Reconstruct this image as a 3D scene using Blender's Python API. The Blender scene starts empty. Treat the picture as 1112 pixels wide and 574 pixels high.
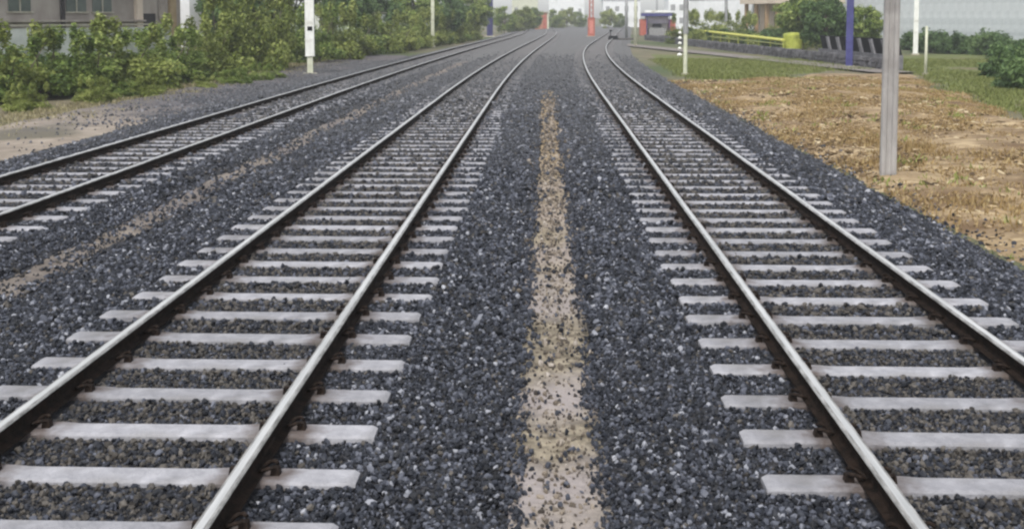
import bpy, math, random
import numpy as np
from mathutils import Vector, Matrix, Euler, noise

random.seed(7)
RNG = np.random.default_rng(11)
R = math.radians
scene = bpy.context.scene
COL = scene.collection

# ------------------------------------------------------------------ camera
# z = 0 is the top of the concrete sleepers, +Y runs along the near, straight tracks
CAM = Vector((0.0, 0.0, 2.405))
FPX, CXP, CYP = 1144.0, 556.0, 99.0            # focal length and optical centre in photo pixels (the photo is cropped from the top)
PITCH, YAW = 4.0, 1.849
cam_data = bpy.data.cameras.new('camera')
cam_data.sensor_width = 36.0
cam_data.lens = 36.0 * FPX / 1112.0
cam_data.shift_y = -(287.0 - CYP) / 1112.0
cam_data.clip_start = 0.05
cam_data.clip_end = 6000.0
cam = bpy.data.objects.new('camera', cam_data)
COL.objects.link(cam)
cam.location = CAM
cam.rotation_euler = Euler((R(90 - PITCH), 0, R(YAW)), 'XYZ')
scene.camera = cam
CAMROT = cam.rotation_euler.to_matrix()

# ------------------------------------------------------------------ world, sun, exposure
SUN_EL, SUN_AZ = 56.0, 200.0                    # azimuth measured clockwise from +Y
world = bpy.data.worlds.new('World')
scene.world = world
world.use_nodes = True
wn, wl = world.node_tree.nodes, world.node_tree.links
wn.clear()
w_out = wn.new('ShaderNodeOutputWorld')
w_bg = wn.new('ShaderNodeBackground')
w_sky = wn.new('ShaderNodeTexSky')
w_sky.sky_type = 'NISHITA'
w_sky.sun_disc = False
w_sky.sun_elevation = R(SUN_EL)
w_sky.sun_rotation = R(SUN_AZ)
w_sky.air_density = 1.0
w_sky.dust_density = 1.6
w_sky.ozone_density = 1.0
w_hsv = wn.new('ShaderNodeHueSaturation')       # overcast: the cloud cover takes most of the blue out
w_hsv.inputs['Saturation'].default_value = 0.30
wl.new(w_sky.outputs[0], w_hsv.inputs['Color'])
wl.new(w_hsv.outputs[0], w_bg.inputs['Color'])
w_bg.inputs['Strength'].default_value = 0.15
wl.new(w_bg.outputs[0], w_out.inputs['Surface'])

sun_d = bpy.data.lights.new('sun', 'SUN')
sun_d.energy = 1.45
sun_d.angle = R(11)
sun_d.color = (1.0, 0.965, 0.92)
sun = bpy.data.objects.new('sun', sun_d)
COL.objects.link(sun)
sun.rotation_euler = Euler((R(90 - SUN_EL), 0, R(180 - SUN_AZ)), 'XYZ')

vs = scene.view_settings
vs.view_transform = 'Standard'
vs.look = 'None'
vs.exposure = 0.80
vs.gamma = 1.0
vs.use_curve_mapping = False
scene.cycles.use_denoising = True
scene.cycles.max_bounces = 8
scene.cycles.transparent_max_bounces = 8
scene.cycles.pixel_filter_type = 'BLACKMAN_HARRIS'
scene.cycles.filter_width = 2.4
scene.cycles.volume_bounces = 0


# ------------------------------------------------------------------ helpers
def at(px, py, z=-0.35):
    """the point on the level z that the photo shows at pixel (px, py)"""
    d = CAMROT @ Vector((px - CXP, CYP - py, -FPX))
    t = (z - CAM.z) / d.z
    return CAM + d * t


def at_y(px, py, y):
    """the point the photo shows at (px, py) on the plane Y = y"""
    d = CAMROT @ Vector((px - CXP, CYP - py, -FPX))
    return CAM + d * ((y - CAM.y) / d.y)


MATS = {}


def mat(name, c1, c2=None, scale=4.0, rough=0.8, bump=0.0, bump_scale=None, metallic=0.0, c3=None, scale3=0.6,
        stretch=(1, 1, 1), detail=6.0, lo=0.35, hi=0.65, lo3=0.5, hi3=0.7, spec=0.3, coord='Object'):
    if name in MATS:
        return MATS[name]
    m = bpy.data.materials.new(name)
    m.use_nodes = True
    nt = m.node_tree
    N, L = nt.nodes, nt.links
    b = N['Principled BSDF']
    b.inputs['Roughness'].default_value = rough
    b.inputs['Metallic'].default_value = metallic
    b.inputs['Specular IOR Level'].default_value = spec
    tc = N.new('ShaderNodeTexCoord')
    mp = N.new('ShaderNodeMapping')
    mp.inputs['Scale'].default_value = stretch
    L.new(tc.outputs[coord], mp.inputs['Vector'])
    col = None
    if c2 is None:
        b.inputs['Base Color'].default_value = (*c1, 1)
    else:
        nz = N.new('ShaderNodeTexNoise')
        nz.inputs['Scale'].default_value = scale
        nz.inputs['Detail'].default_value = detail
        nz.inputs['Roughness'].default_value = 0.62
        L.new(mp.outputs[0], nz.inputs['Vector'])
        rp = N.new('ShaderNodeValToRGB')
        rp.color_ramp.elements[0].position = lo
        rp.color_ramp.elements[0].color = (*c1, 1)
        rp.color_ramp.elements[1].position = hi
        rp.color_ramp.elements[1].color = (*c2, 1)
        L.new(nz.outputs['Fac'], rp.inputs['Fac'])
        col = rp.outputs[0]
        if c3 is not None:
            n3 = N.new('ShaderNodeTexNoise')
            n3.inputs['Scale'].default_value = scale3
            n3.inputs['Detail'].default_value = 5.0
            L.new(tc.outputs[coord], n3.inputs['Vector'])
            r3 = N.new('ShaderNodeMapRange')
            r3.inputs['From Min'].default_value = lo3
            r3.inputs['From Max'].default_value = hi3
            L.new(n3.outputs['Fac'], r3.inputs['Value'])
            mx = N.new('ShaderNodeMix')
            mx.data_type = 'RGBA'
            L.new(r3.outputs[0], mx.inputs['Factor'])
            L.new(col, mx.inputs['A'])
            mx.inputs['B'].default_value = (*c3, 1)
            col = mx.outputs['Result']
        L.new(col, b.inputs['Base Color'])
    if bump:
        nb = N.new('ShaderNodeTexNoise')
        nb.inputs['Scale'].default_value = bump_scale or scale * 3
        nb.inputs['Detail'].default_value = 8.0
        L.new(mp.outputs[0], nb.inputs['Vector'])
        bp = N.new('ShaderNodeBump')
        bp.inputs['Strength'].default_value = bump
        bp.inputs['Distance'].default_value = 0.03
        L.new(nb.outputs['Fac'], bp.inputs['Height'])
        L.new(bp.outputs[0], b.inputs['Normal'])
    MATS[name] = m
    return m


class MB:
    """collects verts and faces, then links them as ONE mesh object"""
    def __init__(self):
        self.v, self.f, self.m = [], [], []

    def add(self, verts, faces, mi=0):
        o = len(self.v)
        self.v += [tuple(p) for p in verts]
        self.f += [tuple(i + o for i in fc) for fc in faces]
        self.m += [mi] * len(faces)
        return self

    def box(self, c, s, mi=0, rot=None, taper=1.0):
        x, y, z = s[0] / 2, s[1] / 2, s[2] / 2
        vs_ = []
        for dz in (-1, 1):
            k = 1.0 if dz < 0 else taper
            for dx, dy in ((-1, -1), (1, -1), (1, 1), (-1, 1)):
                p = Vector((dx * x * k, dy * y * k, dz * z))
                if rot is not None:
                    p = rot @ p
                vs_.append(p + Vector(c))
        return self.add(vs_, [(3, 2, 1, 0), (4, 5, 6, 7), (0, 1, 5, 4), (1, 2, 6, 5), (2, 3, 7, 6), (3, 0, 4, 7)], mi)

    def tube(self, pts, rad, n=8, mi=0, cap=True):
        pts = [Vector(p) for p in pts]
        if not hasattr(rad, '__len__'):
            rad = [rad] * len(pts)
        rings = []
        for i, p in enumerate(pts):
            d = (pts[min(i + 1, len(pts) - 1)] - pts[max(i - 1, 0)]).normalized()
            a = d.cross(Vector((0, 0, 1)))
            if a.length < 0.05:
                a = d.cross(Vector((1, 0, 0)))
            a.normalize()
            b = d.cross(a)
            rings.append([p + (a * math.cos(2 * math.pi * k / n) + b * math.sin(2 * math.pi * k / n)) * rad[i] for k in range(n)])
        vs_ = [q for r in rings for q in r]
        fs = []
        for i in range(len(pts) - 1):
            for k in range(n):
                fs.append((i * n + k, i * n + (k + 1) % n, (i + 1) * n + (k + 1) % n, (i + 1) * n + k))
        if cap:
            fs.append(tuple(range(n - 1, -1, -1)))
            fs.append(tuple((len(pts) - 1) * n + k for k in range(n)))
        return self.add(vs_, fs, mi)

    def prism(self, outline, z0, z1, mi=0):
        n = len(outline)
        vs_ = [(x, y, z0) for x, y in outline] + [(x, y, z1) for x, y in outline]
        fs = [(k, (k + 1) % n, n + (k + 1) % n, n + k) for k in range(n)]
        fs += [tuple(range(n - 1, -1, -1)), tuple(range(n, 2 * n))]
        return self.add(vs_, fs, mi)

    def mesh(self, name, mats, smooth=False):
        me = bpy.data.meshes.new(name)
        me.from_pydata(self.v, [], self.f)
        for m in (mats if isinstance(mats, (list, tuple)) else [mats]):
            me.materials.append(m)
        if any(self.m):
            me.polygons.foreach_set('material_index', self.m)
        if smooth:
            me.polygons.foreach_set('use_smooth', [True] * len(me.polygons))
        me.update()
        return me

    def build(self, name, mats, parent=None, smooth=False):
        return link(name, self.mesh(name, mats, smooth), parent)


def link(name, me, parent=None):
    o = bpy.data.objects.new(name, me)
    COL.objects.link(o)
    if parent is not None:
        o.parent = parent
    return o


def thing(name, label, cat, loc=(0, 0, 0), rz=0.0, group=None):
    o = bpy.data.objects.new(name, None)
    o.empty_display_size = 0.2
    COL.objects.link(o)
    o.location = loc
    o.rotation_euler = (0, 0, rz)
    return tag(o, label, cat, group)


def tag(o, label, cat, group=None):
    o['label'] = label
    o['category'] = cat
    if group:
        o['group'] = group
    return o


def kind(o, k):
    o['kind'] = k
    return o


def smooth01(t):
    t = np.clip(t, 0, 1)
    return t * t * (3 - 2 * t)


def off_left(y):       # sideways drift of the middle and left tracks: a bend to the right, then straight again
    return 3.1 * smooth01((np.asarray(y, float) - 30) / 135)


def off_right(y):      # the right-hand track bends and runs on straight
    y = np.asarray(y, float)
    return 2.4 * (np.clip(y - 30, 0, 65) / 65) ** 2.2 + np.clip(y - 95, 0, None) * 0.081


TRACKS = {'left': -7.1, 'middle': -2.30, 'right': 2.44}
HALF_SLEEPER = 1.30
GZ = -0.38             # level of the surrounding ground


def bed_z(x):
    """height of the ballast bed across the three tracks (before the bends), photo-left to photo-right"""
    xs = [-11.2, -10.2, -9.3, -8.6, -5.7, -5.35, -5.0, -4.7, -4.2, -3.7, -0.92, -0.45, -0.15, 0.31, 0.57, 1.05, 3.8, 4.3, 5.15, 5.6]
    zs = [-.50, -.34, -.12, -.042, -.042, -.10, -.135, -.12, -.07, -.042, -.042, -.07, -.125, -.125, -.07, -.042, -.042, -.10, -.37, -.50]
    return np.interp(x, xs, zs)


def drift(x, y):
    a = smooth01((np.asarray(x, float) + 0.3) / 0.8)
    return off_left(y) * (1 - a) + off_right(y) * a


# ------------------------------------------------------------------ materials of the setting
M_ground = mat('ground_soil', (.115, .10, .062), (.19, .16, .10), 0.7, .95, .5, 6, c3=(.065, .085, .03), scale3=.05, lo3=.42, hi3=.58)
M_bed = mat('ballast_fines', (.012, .0125, .015), (.055, .055, .06), 34, .9, .9, 30, c3=(.035, .031, .027), scale3=.9, lo3=.5, hi3=.8, detail=9)  # fines near-black: the shade in the stone gaps is put into the colour
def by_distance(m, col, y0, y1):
    """the material blends to another colour further down the line, with a ragged change-over"""
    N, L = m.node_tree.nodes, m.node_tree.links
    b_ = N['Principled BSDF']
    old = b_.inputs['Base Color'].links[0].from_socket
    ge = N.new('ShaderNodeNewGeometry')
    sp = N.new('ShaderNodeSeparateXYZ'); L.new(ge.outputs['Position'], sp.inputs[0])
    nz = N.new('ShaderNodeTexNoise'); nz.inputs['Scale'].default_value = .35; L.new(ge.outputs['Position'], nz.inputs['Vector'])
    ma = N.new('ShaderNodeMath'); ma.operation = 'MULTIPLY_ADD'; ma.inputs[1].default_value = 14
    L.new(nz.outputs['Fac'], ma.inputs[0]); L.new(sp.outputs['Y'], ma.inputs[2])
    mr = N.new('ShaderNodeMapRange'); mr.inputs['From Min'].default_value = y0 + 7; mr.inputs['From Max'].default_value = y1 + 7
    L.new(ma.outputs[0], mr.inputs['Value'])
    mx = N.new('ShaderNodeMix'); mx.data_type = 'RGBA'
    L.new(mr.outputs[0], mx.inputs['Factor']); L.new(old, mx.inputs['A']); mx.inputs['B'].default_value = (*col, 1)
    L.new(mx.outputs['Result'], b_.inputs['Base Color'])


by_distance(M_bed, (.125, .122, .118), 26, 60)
M_strip = mat('strip_soil', (.105, .088, .062), (.35, .30, .22), 7.5, .95, .8, 26, c3=(.30, .265, .25), scale3=.7, lo3=.42, hi3=.58)
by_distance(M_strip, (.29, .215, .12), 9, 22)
M_streak = mat('streak_soil', (.10, .083, .068), (.24, .205, .17), 2.6, .95, .5, 22, c3=(.15, .13, .12), scale3=.45, lo3=.45, hi3=.65)
M_sand = mat('pale_sand', (.19, .155, .12), (.33, .28, .225), 1.9, .95, .5, 16, c3=(.13, .115, .075), scale3=.35, lo3=.5, hi3=.62)
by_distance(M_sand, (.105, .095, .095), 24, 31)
M_field = mat('dry_earth', (.14, .09, .042), (.43, .325, .19), 2.1, .95, .8, 9, c3=(.14, .088, .045), scale3=.45, lo3=.46, hi3=.62, stretch=(.8, 1.5, 1), lo=.33, hi=.62)
M_lane = mat('lane_dirt', (.15, .13, .115), (.23, .205, .18), 1.1, .95, .4, 12)
M_turf = mat('turf_soil', (.085, .105, .028), (.14, .155, .048), 1.2, .95, .5, 14, c3=(.15, .12, .065), scale3=.22, lo3=.5, hi3=.66)


def sheet(name, xs, ys, zf, m, drifted=False):
    X, Y = np.meshgrid(xs, ys)
    Z = zf(X, Y)
    if drifted:
        X = X + drift(X, Y)
    v = np.stack([X.ravel(), Y.ravel(), Z.ravel()], 1)
    nx, ny = len(xs), len(ys)
    i = np.arange(nx * ny).reshape(ny, nx)
    f = np.stack([i[:-1, :-1].ravel(), i[:-1, 1:].ravel(), i[1:, 1:].ravel(), i[1:, :-1].ravel()], 1)
    me = bpy.data.meshes.new(name)
    me.from_pydata(v.tolist(), [], f.tolist())
    me.materials.append(m)
    me.polygons.foreach_set('use_smooth', [True] * len(me.polygons))
    me.update()
    o = link(name, me)
    return kind(o, 'structure')


def bumps(X, Y, s, a, seed=0.0):
    out = np.zeros(X.shape)
    it = np.nditer(X, flags=['multi_index'])
    for _ in it:
        k = it.multi_index
        out[k] = noise.fractal(Vector((X[k] * s + seed, Y[k] * s, seed)), 0.9, 2.0, 4) * a
    return out


g = MB()
g.add([(-2500, -60, GZ), (2500, -60, GZ), (2500, 4000, GZ), (-2500, 4000, GZ)], [(0, 1, 2, 3)])
kind(g.build('ground', M_ground), 'structure')

yrows = np.concatenate([np.arange(-3, 30, .25), np.arange(30, 80, 1.0), np.arange(80, 300, 4.0)])
sheet('ballast_bed', np.arange(-11.2, 5.61, .14), yrows,
      lambda X, Y: bed_z(X) + RNG.normal(0, .006, X.shape), M_bed, True)

ys_strip = np.arange(-3, 36, .2)
sheet('soil_strip', np.arange(-.32, .48, .05), ys_strip,
      lambda X, Y: -.088 - .45 * np.clip(np.abs(X - .08) - .20, 0, 1) + bumps(X, Y, 2.6, .018, 3.1), M_strip, True)
sheet('soil_streak', np.arange(-5.5, -4.49, .1), np.arange(2, 60, .3),
      lambda X, Y: -.105 - .35 * np.clip(np.abs(X + 5.0) - .18, 0, 1) + bumps(X, Y, 1.6, .03, 8.4), M_streak, True)

# sandy verge between the left track and the bushes
sheet('sandy_verge', np.arange(-14.6, -9.39, .35), np.arange(6, 75, .5),
      lambda X, Y: GZ + .10 - .25 * np.clip((X + 10.1), 0, 1) - .25 * np.clip((-13.6 - X), 0, 1) + bumps(X, Y, .7, .05, 1.7), M_sand)
# dry, tumbled earth beside the right-hand track
_fe = [at(px_, py_) for px_, py_ in ((745, 87), (800, 86), (856, 83), (884, 78), (965, 76))]
FIELD_X, FIELD_Y = [q.x for q in _fe], [q.y for q in _fe]
_r0, _r1 = at(1112, 128), at(1010, 88)


def field_edge(X, Y):
    """metres inside the outline of the dry earth (negative outside)"""
    wob = .5 * np.sin(X * 1.3 + Y * .7) + .35 * np.sin(X * 2.9 - Y * 1.1)
    top = np.interp(X, FIELD_X, FIELD_Y) - Y + wob
    xr = _r0.x + (Y - _r0.y) * (_r1.x - _r0.x) / (_r1.y - _r0.y) + np.clip(_r0.y - Y, 0, 20) * .25
    return np.minimum(np.minimum(top * .5, xr - X + wob * .6), X - 4.95)


def field_z(X, Y):
    hump = .20 * np.exp(-((X - 10.5) / 3.6) ** 2 - ((Y - 27) / 14) ** 2)
    e = field_edge(X, Y)
    return GZ - .14 + .20 * np.clip(e / .7, -.6, 1) + hump * np.clip(e / 2, 0, 1)


sheet('dry_earth_field', np.arange(4.95, 19.01, .26), np.arange(2, 52.01, .3),
      lambda X, Y: field_z(X, Y) + bumps(X, Y, .75, .09, 5.5) * np.clip(field_edge(X, Y) / 1.5, 0, 1), M_field)
# grass verge beyond the field, and the dirt lane behind it
sheet('grass_verge', np.arange(6.0, 44, .6), np.arange(5, 80, .8),
      lambda X, Y: GZ + .03 - .3 * np.clip((6.6 + off_right(Y) - X), 0, 1) - .30 * np.clip(field_edge(X, Y) / .6 + .4, 0, 1) + bumps(X, Y, .3, .02, 2.2), M_turf)
p0, p1 = at(742, 56), at(960, 79)
lane = MB()
dl = (p1 - p0).normalized()
sd = Vector((dl.y, -dl.x, 0))
q0, q1 = p0 - dl * 40, p1 + dl * 1.0
LZ = GZ + .10
lane.add([(*(q0 + sd * -1.2).xy, LZ), (*(q1 + sd * -1.2).xy, LZ), (*(q1 - sd * -0.9).xy, LZ), (*(q0 - sd * -0.9).xy, LZ)], [(0, 1, 2, 3)])
kind(lane.build('dirt_lane', M_lane), 'structure')

# ------------------------------------------------------------------ railway tracks
M_rust = mat('rail_rust', (.007, .0055, .0045), (.024, .016, .012), 18, .9, .3, 60, spec=.08)
M_head = mat('rail_head', (.42, .42, .405), (.60, .595, .575), 3, .42, .05, 60, metallic=.35, stretch=(6, .4, 1), spec=.5)
M_shoulder = mat('rail_head_edge', (.13, .125, .115), (.40, .39, .37), 14, .5, .1, 60, metallic=.2, stretch=(3, .5, 1))
M_clip = mat('clip_steel', (.010, .008, .007), (.032, .022, .017), 30, .85, spec=.1)


def sleeper_material():
    m = mat('sleeper_concrete', (.25, .248, .262), (.375, .37, .388), 7, .88, .35, 45, c3=(.175, .168, .162), scale3=2.2, lo3=.5, hi3=.75)
    nt = m.node_tree
    N, L = nt.nodes, nt.links
    b = N['Principled BSDF']
    old = b.inputs['Base Color'].links[0].from_socket
    # rust washed down from the rail seats: stains centred on the rails, ragged
    tc = N.new('ShaderNodeTexCoord')
    sx = N.new('ShaderNodeSeparateXYZ')
    L.new(tc.outputs['Object'], sx.inputs[0])
    ab = N.new('ShaderNodeMath'); ab.operation = 'ABSOLUTE'
    L.new(sx.outputs['X'], ab.inputs[0])
    sb = N.new('ShaderNodeMath'); sb.operation = 'SUBTRACT'; sb.inputs[1].default_value = .7525
    L.new(ab.outputs[0], sb.inputs[0])
    a2 = N.new('ShaderNodeMath'); a2.operation = 'ABSOLUTE'
    L.new(sb.outputs[0], a2.inputs[0])
    nz = N.new('ShaderNodeTexNoise'); nz.inputs['Scale'].default_value = 9
    oi = N.new('ShaderNodeObjectInfo')
    ad = N.new('ShaderNodeVectorMath'); ad.operation = 'ADD'
    L.new(tc.outputs['Object'], ad.inputs[0]); L.new(oi.outputs['Location'], ad.inputs[1])
    L.new(ad.outputs[0], nz.inputs['Vector'])
    ml = N.new('ShaderNodeMath'); ml.operation = 'MULTIPLY_ADD'; ml.inputs[1].default_value = -.34
    L.new(nz.outputs['Fac'], ml.inputs[0]); L.new(a2.outputs[0], ml.inputs[2])
    mr = N.new('ShaderNodeMapRange')
    mr.inputs['From Min'].default_value = -.08; mr.inputs['From Max'].default_value = .10
    mr.inputs['To Min'].default_value = .85; mr.inputs['To Max'].default_value = 0
    L.new(ml.outputs[0], mr.inputs['Value'])
    mx = N.new('ShaderNodeMix'); mx.data_type = 'RGBA'
    L.new(mr.outputs[0], mx.inputs['Factor']); L.new(old, mx.inputs['A'])
    mx.inputs['B'].default_value = (.085, .062, .05, 1)
    # each sleeper a little lighter or darker
    hv = N.new('ShaderNodeHueSaturation')
    vr = N.new('ShaderNodeMapRange'); vr.inputs['To Min'].default_value = .82; vr.inputs['To Max'].default_value = 1.08
    L.new(oi.outputs['Random'], vr.inputs['Value']); L.new(vr.outputs[0], hv.inputs['Value'])
    L.new(mx.outputs['Result'], hv.inputs['Color'])
    L.new(hv.outputs[0], b.inputs['Base Color'])
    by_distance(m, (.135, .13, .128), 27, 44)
    return m


M_sleeper = sleeper_material()


def sleeper_mesh(h):
    """prestressed concrete sleeper: waisted in the middle, chamfered top, raised rail seats"""
    secs = []
    for x in (-h, -h + .03, -1.02, -.93, -.58, -.48, 0, .48, .58, .93, 1.02, h - .03, h):
        ax = abs(x)
        seat = .58 <= ax <= .93
        wt = .084 if ax > .5 else .078
        zt = 0.0 if seat else (-.002 if ax > .95 else -.005)
        if ax >= h - .001:
            zt -= .012; wt -= .01
        wb = wt + .032
        secs.append((x, wt, wb, zt))
    v, f = [], []
    for x, wt, wb, zt in secs:
        v += [(x, -wb, -.21), (x, -wt - .008, zt - .014), (x, -wt + .004, zt), (x, wt - .004, zt), (x, wt + .008, zt - .014), (x, wb, -.21)]
    n = 6
    for i in range(len(secs) - 1):
        for k in range(n):
            f.append((i * n + k, (i + 1) * n + k, (i + 1) * n + (k + 1) % n, i * n + (k + 1) % n))
    f.append(tuple(range(n)))
    f.append(tuple((len(secs) - 1) * n + k for k in range(n - 1, -1, -1)))
    b = MB()
    b.add(v, f)
    return b.mesh('sleeper', M_sleeper)


ME_SLEEPER = sleeper_mesh(HALF_SLEEPER)


def clip_mesh():
    b = MB()
    pts = []
    for t in np.linspace(0, 1, 9):       # spring bar bent into a loop over the rail foot
        a = t * 2 * math.pi * .80 + .5
        pts.append((.048 * math.cos(a), .052 * math.sin(a), .034 + .016 * math.sin(a * 1.5)))
    b.tube(pts, .0105, 6)
    b.box((.035, 0, .018), (.05, .05, .040), taper=.8)      # cast shoulder
    return b.mesh('rail_clip', M_clip)


ME_CLIP = clip_mesh()
HG = .7525
RAIL_PROFILE = [(-.062, .006), (-.062, .013), (-.020, .024), (-.0095, .038), (-.0095, .088), (-.033, .098), (-.037, .118), (-.031, .127), (-.018, .130),
                (.018, .130), (.031, .127), (.037, .118), (.033, .098), (.0095, .088), (.0095, .038), (.020, .024), (.062, .013), (.062, .006)]


def track_frame(xc, off, y):
    x = xc + float(off(y))
    d = (float(off(y + .5)) - float(off(y - .5)))
    return x, math.atan2(-d, 1.0)


def rail_mesh(xc, off, side, y0, y1, seed):
    ys = []
    y = y0
    while y < y1:
        ys.append(y)
        y += .5 if y < 30 else (1.0 if y < 80 else 2.5)
    ys.append(y1)
    v, f, mi = [], [], []
    n = len(RAIL_PROFILE)
    for y in ys:
        x, rz = track_frame(xc, off, y)
        w = noise.noise(Vector((y * .33, seed * 7.7, 0))) * .006       # real rails are never dead straight
        wz = noise.noise(Vector((y * .4, seed * 3.1, 5))) * .003
        c, s = math.cos(rz), math.sin(rz)
        for px, pz in RAIL_PROFILE:
            u = side * HG + px + w
            v.append((x + u * c, y + u * s, pz + wz))
    for i in range(len(ys) - 1):
        for k in range(n):
            f.append((i * n + k, i * n + (k + 1) % n, (i + 1) * n + (k + 1) % n, (i + 1) * n + k))
            mi.append(1 if k == 8 else (2 if k in (6, 7, 9, 10) else 0))
    b = MB()
    b.add(v, f)
    b.m = mi
    return b.mesh('rail', [M_rust, M_head, M_shoulder])


SLEEPERS = {}


def build_track(key, label, off, y0, y_end, y_clip):
    xc = TRACKS[key]
    t = thing('railway_track', label, 'railway track', (0, 0, 0), 0, 'parallel railway tracks')
    for s in (-1, 1):
        link('rail', rail_mesh(xc, off, s, y0 - 1.5, y_end, s + xc), t)
    y = y0
    spots = []
    k = 0
    rnd = random.Random(int(xc * 100))
    while y < y_end and k < 290:
        x, rz = track_frame(xc, off, y)
        o = link('sleeper', ME_SLEEPER, t)
        o.location = (x + rnd.uniform(-.018, .018), y, rnd.uniform(-.006, .004))
        o.rotation_euler = (rnd.uniform(-.01, .01), 0, rz + rnd.uniform(-.006, .006))
        spots.append((x, y))
        if y < y_clip:
            for s in (-1, 1):
                for q in (-1, 1):
                    c = link('rail_clip', ME_CLIP, o)
                    c.location = (s * HG + q * .074, rnd.uniform(-.01, .01), .002)
                    c.rotation_euler = (0, 0, 0 if q > 0 else math.pi)
        y += .60 + rnd.uniform(-.012, .012)
        k += 1
    SLEEPERS[key] = spots
    return t


def y_of(px, py):
    return at(px, py, 0.0).y


build_track('middle', 'railway track on pale concrete sleepers, middle one of the three, left of the soil strip', off_left, y_of(120, 570) - 1.2, 255, 22)
build_track('right', 'railway track on concrete sleepers bordering the dry brown earth and tall grey mast', off_right, y_of(1000, 523.5) - 1.8, 255, 22)
build_track('left', 'railway track with dark rails running closest to the leafy bushes', off_left, y_of(-200, 270), 255, 24)

# ------------------------------------------------------------------ ballast stones (uncountable): points with tint, scale and turn, stones set on them
def stone_group(name, m, base_scale, flat, variants=9, seed=0, amount=.55):
    ng = bpy.data.node_groups.new(name, 'GeometryNodeTree')
    ng.interface.new_socket('Geometry', in_out='INPUT', socket_type='NodeSocketGeometry')
    ng.interface.new_socket('Geometry', in_out='OUTPUT', socket_type='NodeSocketGeometry')
    N, L = ng.nodes, ng.links
    gi, go = N.new('NodeGroupInput'), N.new('NodeGroupOutput')
    join = N.new('GeometryNodeJoinGeometry')
    for i in range(variants):
        ico = N.new('GeometryNodeMeshIcoSphere')
        ico.inputs['Radius'].default_value = base_scale
        ico.inputs['Subdivisions'].default_value = 1 if i % 3 else 2
        nz = N.new('ShaderNodeTexNoise')
        nz.noise_dimensions = '4D'
        nz.inputs['W'].default_value = seed + i * 3.7
        nz.inputs['Scale'].default_value = .75 / base_scale
        nz.inputs['Detail'].default_value = 1.0
        pos = N.new('GeometryNodeInputPosition')
        L.new(pos.outputs[0], nz.inputs['Vector'])
        sub = N.new('ShaderNodeVectorMath'); sub.operation = 'SUBTRACT'; sub.inputs[1].default_value = (.5, .5, .5)
        L.new(nz.outputs['Color'], sub.inputs[0])
        sc = N.new('ShaderNodeVectorMath'); sc.operation = 'SCALE'; sc.inputs['Scale'].default_value = base_scale * amount * 4.2
        L.new(sub.outputs[0], sc.inputs[0])
        sp = N.new('GeometryNodeSetPosition')
        L.new(ico.outputs[0], sp.inputs['Geometry']); L.new(sc.outputs[0], sp.inputs['Offset'])
        ss = N.new('GeometryNodeSetShadeSmooth'); ss.inputs['Shade Smooth'].default_value = False
        L.new(sp.outputs[0], ss.inputs[0])
        sm = N.new('GeometryNodeSetMaterial'); sm.inputs['Material'].default_value = m
        L.new(ss.outputs[0], sm.inputs[0])
        tr = N.new('GeometryNodeTransform'); tr.inputs['Scale'].default_value = (1.0, .8 + .25 * ((i * 7) % 5) / 5, flat)
        L.new(sm.outputs[0], tr.inputs['Geometry'])
        g2 = N.new('GeometryNodeGeometryToInstance')
        L.new(tr.outputs[0], g2.inputs[0]); L.new(g2.outputs[0], join.inputs[0])
    iop = N.new('GeometryNodeInstanceOnPoints')
    L.new(gi.outputs[0], iop.inputs['Points'])
    L.new(join.outputs[0], iop.inputs['Instance'])
    iop.inputs['Pick Instance'].default_value = True
    ix = N.new('FunctionNodeRandomValue'); ix.data_type = 'INT'
    ix.inputs[4].default_value = 0; ix.inputs[5].default_value = variants - 1
    L.new(ix.outputs[2], iop.inputs['Instance Index'])
    for nm, typ, sock in (('turn', 'FLOAT_VECTOR', 'Rotation'), ('size', 'FLOAT_VECTOR', 'Scale')):
        na = N.new('GeometryNodeInputNamedAttribute'); na.data_type = typ
        na.inputs['Name'].default_value = nm
        L.new(na.outputs['Attribute'], iop.inputs[sock])
    L.new(iop.outputs[0], go.inputs[0])
    return ng


def scatter(name, pts, turn, size, tint, group):
    me = bpy.data.meshes.new(name)
    me.vertices.add(len(pts))
    me.vertices.foreach_set('co', np.asarray(pts, np.float32).ravel())
    for nm, arr in (('turn', turn), ('size', size)):
        a = me.attributes.new(nm, 'FLOAT_VECTOR', 'POINT')
        a.data.foreach_set('vector', np.asarray(arr, np.float32).ravel())
    a = me.attributes.new('tint', 'FLOAT', 'POINT')
    a.data.foreach_set('value', np.asarray(tint, np.float32))
    me.update()
    o = link(name, me)
    md = o.modifiers.new('stones', 'NODES')
    md.node_group = group
    return kind(o, 'stuff')


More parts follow.
